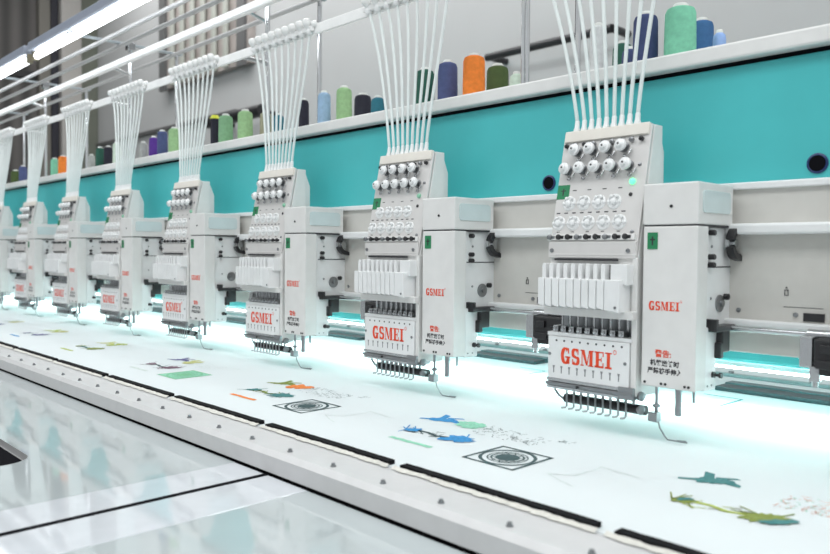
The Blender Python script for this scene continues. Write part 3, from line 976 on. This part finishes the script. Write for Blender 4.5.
hl = {
    -1: 'embroidery head almost wholly cut off at the right edge, only its black motor in view',
    0: 'nearest large white embroidery head at the right, sharply seen, with red lettering plates',
    1: 'second white embroidery head from the right, at the centre, left of the nearest one',
    2: 'third white embroidery head from the right, left of the central one',
    3: 'fourth white embroidery head from the right in the receding row',
    4: 'fifth white embroidery head from the right, softly blurred, in the receding row',
    5: 'sixth white embroidery head from the right, small and blurred',
    6: 'seventh white embroidery head from the right, just right of the farthest one',
    7: 'farthest white embroidery head, cut by the left edge of the picture'}
heads = {0: HD}
for n in (-1, 1, 2, 3, 4, 5, 6, 7):
    heads[n] = copy_tree(HD)
    heads[n].location.x = X0 - 0.4 * n
LEDOFF = mat('dim_green_indicator', (0.25, 0.55, 0.38), 0.3)
offmesh = None
for n, o in heads.items():
    o['label'] = hl[n]
    if n != 0:
        for ch in o.children:
            if ch.name.startswith('indicator_light'):
                if offmesh is None:
                    offmesh = ch.data.copy()
                    offmesh.materials[0] = LEDOFF
                ch.data = offmesh

# ================================================================== THREAD STAND
TS = thing('thread_stand', (-2, 1.05, 1.4155), 'overhead thread stand of chrome posts, cross arms and long rails above the beam', 'thread stand')
posts = [-0.82 - 0.795 * k for k in range(5)]
for x in posts:
    for dxx in (-0.0045, 0.0045):
        MB().cyl((x + dxx, 1.04, 1.4155), (x + dxx, 1.04, 1.79), 0.0038, 12).build('post', CHROME, TS)
    MB().lathe((x, 1.04, 1.4155), (0, 0, 1), [(0.016, 0), (0.016, 0.003), (0.010, 0.004), (0.010, 0.012)], 14).build('post_foot', STEEL, TS)
    MB().box(x - 0.012, x + 0.012, 1.028, 1.052, 1.775, 1.80, 0.002).build('post_bracket', STEEL, TS)
    MB().cyl((x - 0.004, 1.2, 1.4155), (x - 0.004, 1.2, 1.79), 0.006, 12).build('rear_post', CHROME, TS)
    MB().box(x - 0.008, x + 0.008, 0.845, 1.215, 1.790, 1.796, 0.001).build('cross_arm', mat('blue_grey_arm', (0.42, 0.47, 0.50), 0.35, metal=0.3) if x == posts[0] else bpy.data.materials['blue_grey_arm'], TS)
    MB().cyl((x, 1.03, 1.700), (x, 0.985, 1.712), 0.005, 10).build('rail_bracket', STEEL, TS)
    MB().cyl((x, 1.04, 1.60), (x, 0.958, 1.602), 0.005, 10).build('guide_bracket', STEEL, TS)
MB().cyl((XL, 0.942, 1.783), (0.2, 0.942, 1.783), 0.0065, 12).build('rear_rail', GREYRAIL, TS)
MB().cyl((XL, 1.004, 1.783), (0.2, 1.004, 1.783), 0.0065, 12).build('rear_rail', GREYRAIL, TS)
MB().cyl((XL, 1.18, 1.785), (0.2, 1.18, 1.785), 0.0065, 12).build('rear_rail', GREYRAIL, TS)
MB().box(XL, 0.2, 0.968, 0.982, 1.702, 1.724, 0.004).build('main_rail', RAILW, TS)
MB().box(XL, 0.2, 0.953, 0.960, 1.591, 1.612, 0.0015).build('guide_rail', RAILW, TS)

# lamps
LT = thing('tube_lamp', (-2.14, 0.86, 1.78), 'bright fluorescent tube lamp at the top left with its blue-grey batten, nearest one', 'lamp', 'tube lamps above the thread stand')
MB().box(-2.76, -1.5, 0.84, 0.885, 1.80, 1.83, 0.004).build('batten', HOUSING, LT)
MB().prism([(0.842, 1.812), (0.838, 1.801), (0.840, 1.800), (0.845, 1.808), (0.880, 1.808), (0.885, 1.800), (0.887, 1.801), (0.883, 1.812)], 'YZ', -2.76, -1.5).build('reflector', HOUSING, LT)
MB().lathe((-2.735, 0.861, 1.784), (1, 0, 0), [(0.007, 0), (0.0105, 0.004), (0.0105, 1.216), (0.007, 1.22)], 16).build('tube', TUBEL, LT)
for x in (-2.757, -1.515):
    MB().box(x, x + 0.02, 0.852, 0.870, 1.772, 1.802, 0.002).build('end_cap', mat('tan_lamp_holder', (0.25, 0.22, 0.15), 0.5) if x < -2 else bpy.data.materials['tan_lamp_holder'], LT)
L2 = copy_tree(LT)
L2.location.x -= 1.30
L2['label'] = 'farther fluorescent tube lamp cut by the left edge of the picture'

# ================================================================== THREAD TUBE BUNDLES
TBN = thing('thread_tube_bundle', (-0.62, 0.95, 1.32), '', 'thread tubes', 'tube bundles feeding the heads')


def bez(p, n=14):
    out = []
    for i in range(n + 1):
        t_ = i / n
        a = [Vector(v) for v in p]
        while len(a) > 1:
            a = [a[j].lerp(a[j + 1], t_) for j in range(len(a) - 1)]
        out.append(a[0])
    return out


for k in range(9):
    xb = -0.6295 + 0.0119 * k
    xt = -0.724 + 0.0262 * k
    yb, zb_ = tl(1.31) + 0.0055, 1.3255
    rnd = random.Random(k)
    MB().tube(bez([(xb, yb, zb_), (xb * 0.9 + xt * 0.1, yb + 0.003, 1.38), (xb * 0.42 + xt * 0.58 + rnd.uniform(-.003, .003), 0.945, 1.50), (xt, 0.949, 1.598)]), 0.0027, 8).build('tube', TUBE, TBN)
    MB().lathe((xt, 0.948, 1.590), (0, 0, 1), [(0.0052, 0), (0.0065, 0.002), (0.0065, 0.010), (0.0045, 0.013)], 12).build('tube_clip', WHITE2, TBN)
    q = MB().lathe((xt - 0.002, 0.946, 1.603), (0, -0.35, 1), [(0.004, 0), (0.005, 0.004), (0.0080, 0.008), (0.0092, 0.013), (0.0072, 0.019), (0.003, 0.021)], 14)
    q.lathe((xt + 0.012, 0.950, 1.605), (0, 0.2, 1), [(0.004, 0), (0.007, 0.004), (0.007, 0.010), (0.003, 0.013)], 10)
    q.build('guide_knob', RAILW, TBN)
MB().box(-0.738, -0.503, 0.944, 0.953, 1.597, 1.606, 0.001).build('guide_plate', RAILW, TBN)
bl = {0: 'nine white thread tubes fanning up from the nearest head at the right, tops cut off',
      1: 'nine white thread tubes above the second head from the right',
      2: 'nine white thread tubes with knobbed guides above the third head from the right',
      3: 'bundle of white thread tubes above the fourth head from the right',
      4: 'bundle of white thread tubes above the fifth head from the right',
      5: 'pale curtain-like thread tubes above the sixth head from the right',
      6: 'pale blurred thread tubes above the seventh head from the right',
      7: 'pale thread tubes above the farthest head at the left edge'}
for n in range(8):
    o = TBN if n == 0 else copy_tree(TBN)
    if n:
        o.location.x -= 0.4 * n
    o['label'] = bl[n]


# ================================================================== THREAD CONES
def yarn(col, nm):
    M = mat(nm, col, 0.75, var=0.1, scale=120)
    nt = M.node_tree
    w = nt.nodes.new('ShaderNodeTexWave')
    w.bands_direction = 'Z'
    w.inputs['Scale'].default_value = 160
    w.inputs['Distortion'].default_value = 3
    tc = nt.nodes.new('ShaderNodeTexCoord')
    nt.links.new(tc.outputs['Object'], w.inputs['Vector'])
    bp = nt.nodes.new('ShaderNodeBump')
    bp.inputs['Strength'].default_value = 0.5
    bp.inputs['Distance'].default_value = 0.0006
    nt.links.new(w.outputs['Fac'], bp.inputs['Height'])
    nt.links.new(bp.outputs['Normal'], nt.nodes['Principled BSDF'].inputs['Normal'])
    return M


Y = {k: yarn(c, k + '_yarn') for k, c in dict(
    mint=(0.22, 0.62, 0.42), navy=(0.045, 0.065, 0.17), blue=(0.04, 0.14, 0.32), sky=(0.30, 0.46, 0.80), orange=(0.90, 0.24, 0.03),
    olive=(0.06, 0.10, 0.025), green=(0.02, 0.11, 0.075), white=(0.68, 0.70, 0.70), pale_green=(0.34, 0.56, 0.28), light_blue=(0.35, 0.52, 0.72),
    purple=(0.10, 0.03, 0.30), indigo=(0.075, 0.10, 0.24), black=(0.015, 0.015, 0.03), leaf=(0.24, 0.46, 0.26), khaki=(0.36, 0.35, 0.24),
    whitegreen=(0.62, 0.74, 0.62), teal=(0.02, 0.16, 0.22), grey=(0.42, 0.44, 0.42)).items()}
CONEP = mat('pale_cone_core', (0.72, 0.73, 0.70), 0.5)
YEL = mat('yellow_cap', (0.75, 0.78, 0.05), 0.4)
ZS = 1.4155
cones = [  # x, y, radius, height, colour, cap, label
    (-0.551, 1.062, 0.0225, 0.088, 'mint', None, 'mint green thread cone, largest on the shelf, right of the nearest tubes'),
    (-0.606, 1.060, 0.0185, 0.088, 'navy', None, 'navy blue thread cone just left of the large mint green cone'),
    (-0.560, 1.148, 0.0180, 0.088, 'blue', None, 'dark blue thread cone behind and right of the large mint cone'),
    (-0.514, 1.110, 0.0095, 0.053, 'sky', None, 'small light blue thread cone, last on the right of the shelf'),
    (-0.645, 1.130, 0.0150, 0.082, 'grey', None, 'grey thread cone half hidden behind the navy and mint cones'),
    (-0.688, 1.058, 0.0135, 0.088, 'white', None, 'slim white thread cone seen through the nearest tubes'),
    (-0.700, 1.150, 0.0165, 0.080, 'green', None, 'dark green thread cone behind the nearest tubes, right of the white one'),
    (-0.662, 1.110, 0.0130, 0.056, 'navy', None, 'short navy thread cone between the dark green and navy cones'),
    (-0.856, 1.062, 0.0125, 0.040, 'whitegreen', None, 'small off-white thread cone right of the olive cone beside the chrome post'),
    (-0.967, 1.142, 0.0215, 0.086, 'olive', None, 'dark olive green thread cone between the orange and the small white cone'),
    (-0.953, 1.058, 0.0205, 0.088, 'orange', None, 'bright orange thread cone right of the central tubes'),
    (-1.040, 1.145, 0.0150, 0.070, 'green', None, 'dark green thread cone peeking out behind the orange cone'),
    (-1.022, 1.060, 0.0190, 0.088, 'indigo', None, 'slate blue thread cone left of the bright orange cone'),
    (-1.088, 1.064, 0.0185, 0.086, 'green', None, 'dark bottle green thread cone seen through the central tubes'),
    (-1.225, 1.060, 0.0150, 0.050, 'teal', None, 'low dark teal thread cone left of the central tubes'),
    (-1.300, 1.130, 0.0140, 0.052, 'olive', None, 'low olive thread cone behind, right of the dark navy cone'),
    (-1.371, 1.140, 0.0200, 0.088, 'black', None, 'dark navy thread cone right of the pale green cone at mid shelf'),
    (-1.342, 1.062, 0.0175, 0.088, 'pale_green', None, 'pale green thread cone between the light blue and dark navy cones'),
    (-1.430, 1.140, 0.0130, 0.066, 'leaf', None, 'short green thread cone half hidden behind the light blue cone'),
    (-1.415, 1.062, 0.0150, 0.088, 'light_blue', None, 'light blue thread cone beside the second chrome rear post'),
    (-1.505, 1.070, 0.0120, 0.085, 'black', None, 'black thread cone at the right edge of the third tube bundle'),
    (-1.600, 1.062, 0.0140, 0.060, 'teal', None, 'dark teal thread cone hidden behind the third tube bundle'),
    (-1.678, 1.075, 0.0150, 0.078, 'khaki', None, 'khaki thread cone at the left edge of the third tube bundle'),
    (-1.735, 1.110, 0.0130, 0.076, 'black', None, 'narrow black thread cone right of the two pale green cones'),
    (-1.748, 1.058, 0.0195, 0.088, 'pale_green', None, 'right one of the two big pale green cones between third and fourth tubes'),
    (-1.870, 1.130, 0.0150, 0.075, 'green', None, 'dark green thread cone between and behind the two big pale green cones'),
    (-1.833, 1.050, 0.0190, 0.086, 'leaf', None, 'left one of the two big green cones between third and fourth tubes'),
    (-1.905, 1.058, 0.0120, 0.092, 'black', YEL, 'black thread spool with bright yellow ends beside the fourth tube bundle'),
    (-2.150, 1.060, 0.0170, 0.088, 'pale_green', None, 'pale lime thread cone left of the fourth tube bundle'),
    (-2.228, 1.060, 0.0155, 0.088, 'indigo', None, 'indigo blue thread cone between the purple and pale lime cones'),
    (-2.330, 1.080, 0.0150, 0.082, 'purple', None, 'purple thread cone right of the fifth tube bundle'),
    (-2.385, 1.070, 0.0130, 0.070, 'grey', None, 'grey-green thread cone at the edge of the fifth tube bundle'),
    (-2.572, 1.060, 0.0120, 0.086, 'whitegreen', None, 'pale green-white thread cone just left of the fifth tube bundle'),
    (-2.660, 1.068, 0.0150, 0.082, 'black', None, 'black thread cone right of the bottle green one between far tubes'),
    (-2.722, 1.064, 0.0150, 0.084, 'green', None, 'bottle green thread cone beside the black one between far tubes'),
    (-2.800, 1.064, 0.0120, 0.065, 'grey', None, 'small greyish thread cone right of the sixth tube bundle'),
    (-3.060, 1.055, 0.0175, 0.082, 'orange', None, 'orange thread cone at the far left beside the mint one'),
    (-3.150, 1.055, 0.0155, 0.080, 'mint', None, 'mint green thread cone at the far left beside the orange one'),
    (-3.540, 1.055, 0.0160, 0.080, 'indigo', None, 'blue thread cone left of the seventh tube bundle'),
    (-3.660, 1.060, 0.0190, 0.070, 'olive', None, 'dark green thread cone at the left edge of the picture'),
]
for x, y, r_, h, c, cap, lab in cones:
    h += 0.003
    o = thing('thread_cone', (x, y, ZS), lab, 'thread cone', 'thread cones on the shelf')
    if cap:
        MB().cyl((x, y, ZS), (x, y, ZS + 0.010), r_ * 1.12, 18, cham=0.001).build('base_cap', cap, o)
        MB().lathe((x, y, ZS + 0.010), (0, 0, 1), [(r_, 0), (r_, h - 0.02)], 20).build('yarn', Y[c], o)
        MB().cyl((x, y, ZS + h - 0.010), (x, y, ZS + h), r_ * 1.12, 18, r1=r_ * 0.8, cham=0.001).build('top_cap', cap, o)
    else:
        MB().lathe((x, y, ZS), (0, 0, 1), [(r_ * 0.9, 0), (r_ * 0.9, 0.004)], 20).build('base', CONEP, o)
        MB().lathe((x, y, ZS + 0.004), (0, 0, 1), [(r_ * 0.93, 0), (r_, 0.003), (r_ * 1.01, h * 0.3), (r_ * 0.97, h - 0.018), (r_ * 0.86, h - 0.012), (r_ * 0.55, h - 0.009)], 24).build('yarn', Y[c], o)
        MB().lathe((x, y, ZS + h - 0.008), (0, 0, 1), [(r_ * 0.55, 0), (r_ * 0.5, 0.006), (r_ * 0.42, 0.008)], 16).build('cone_tip', CONEP, o)
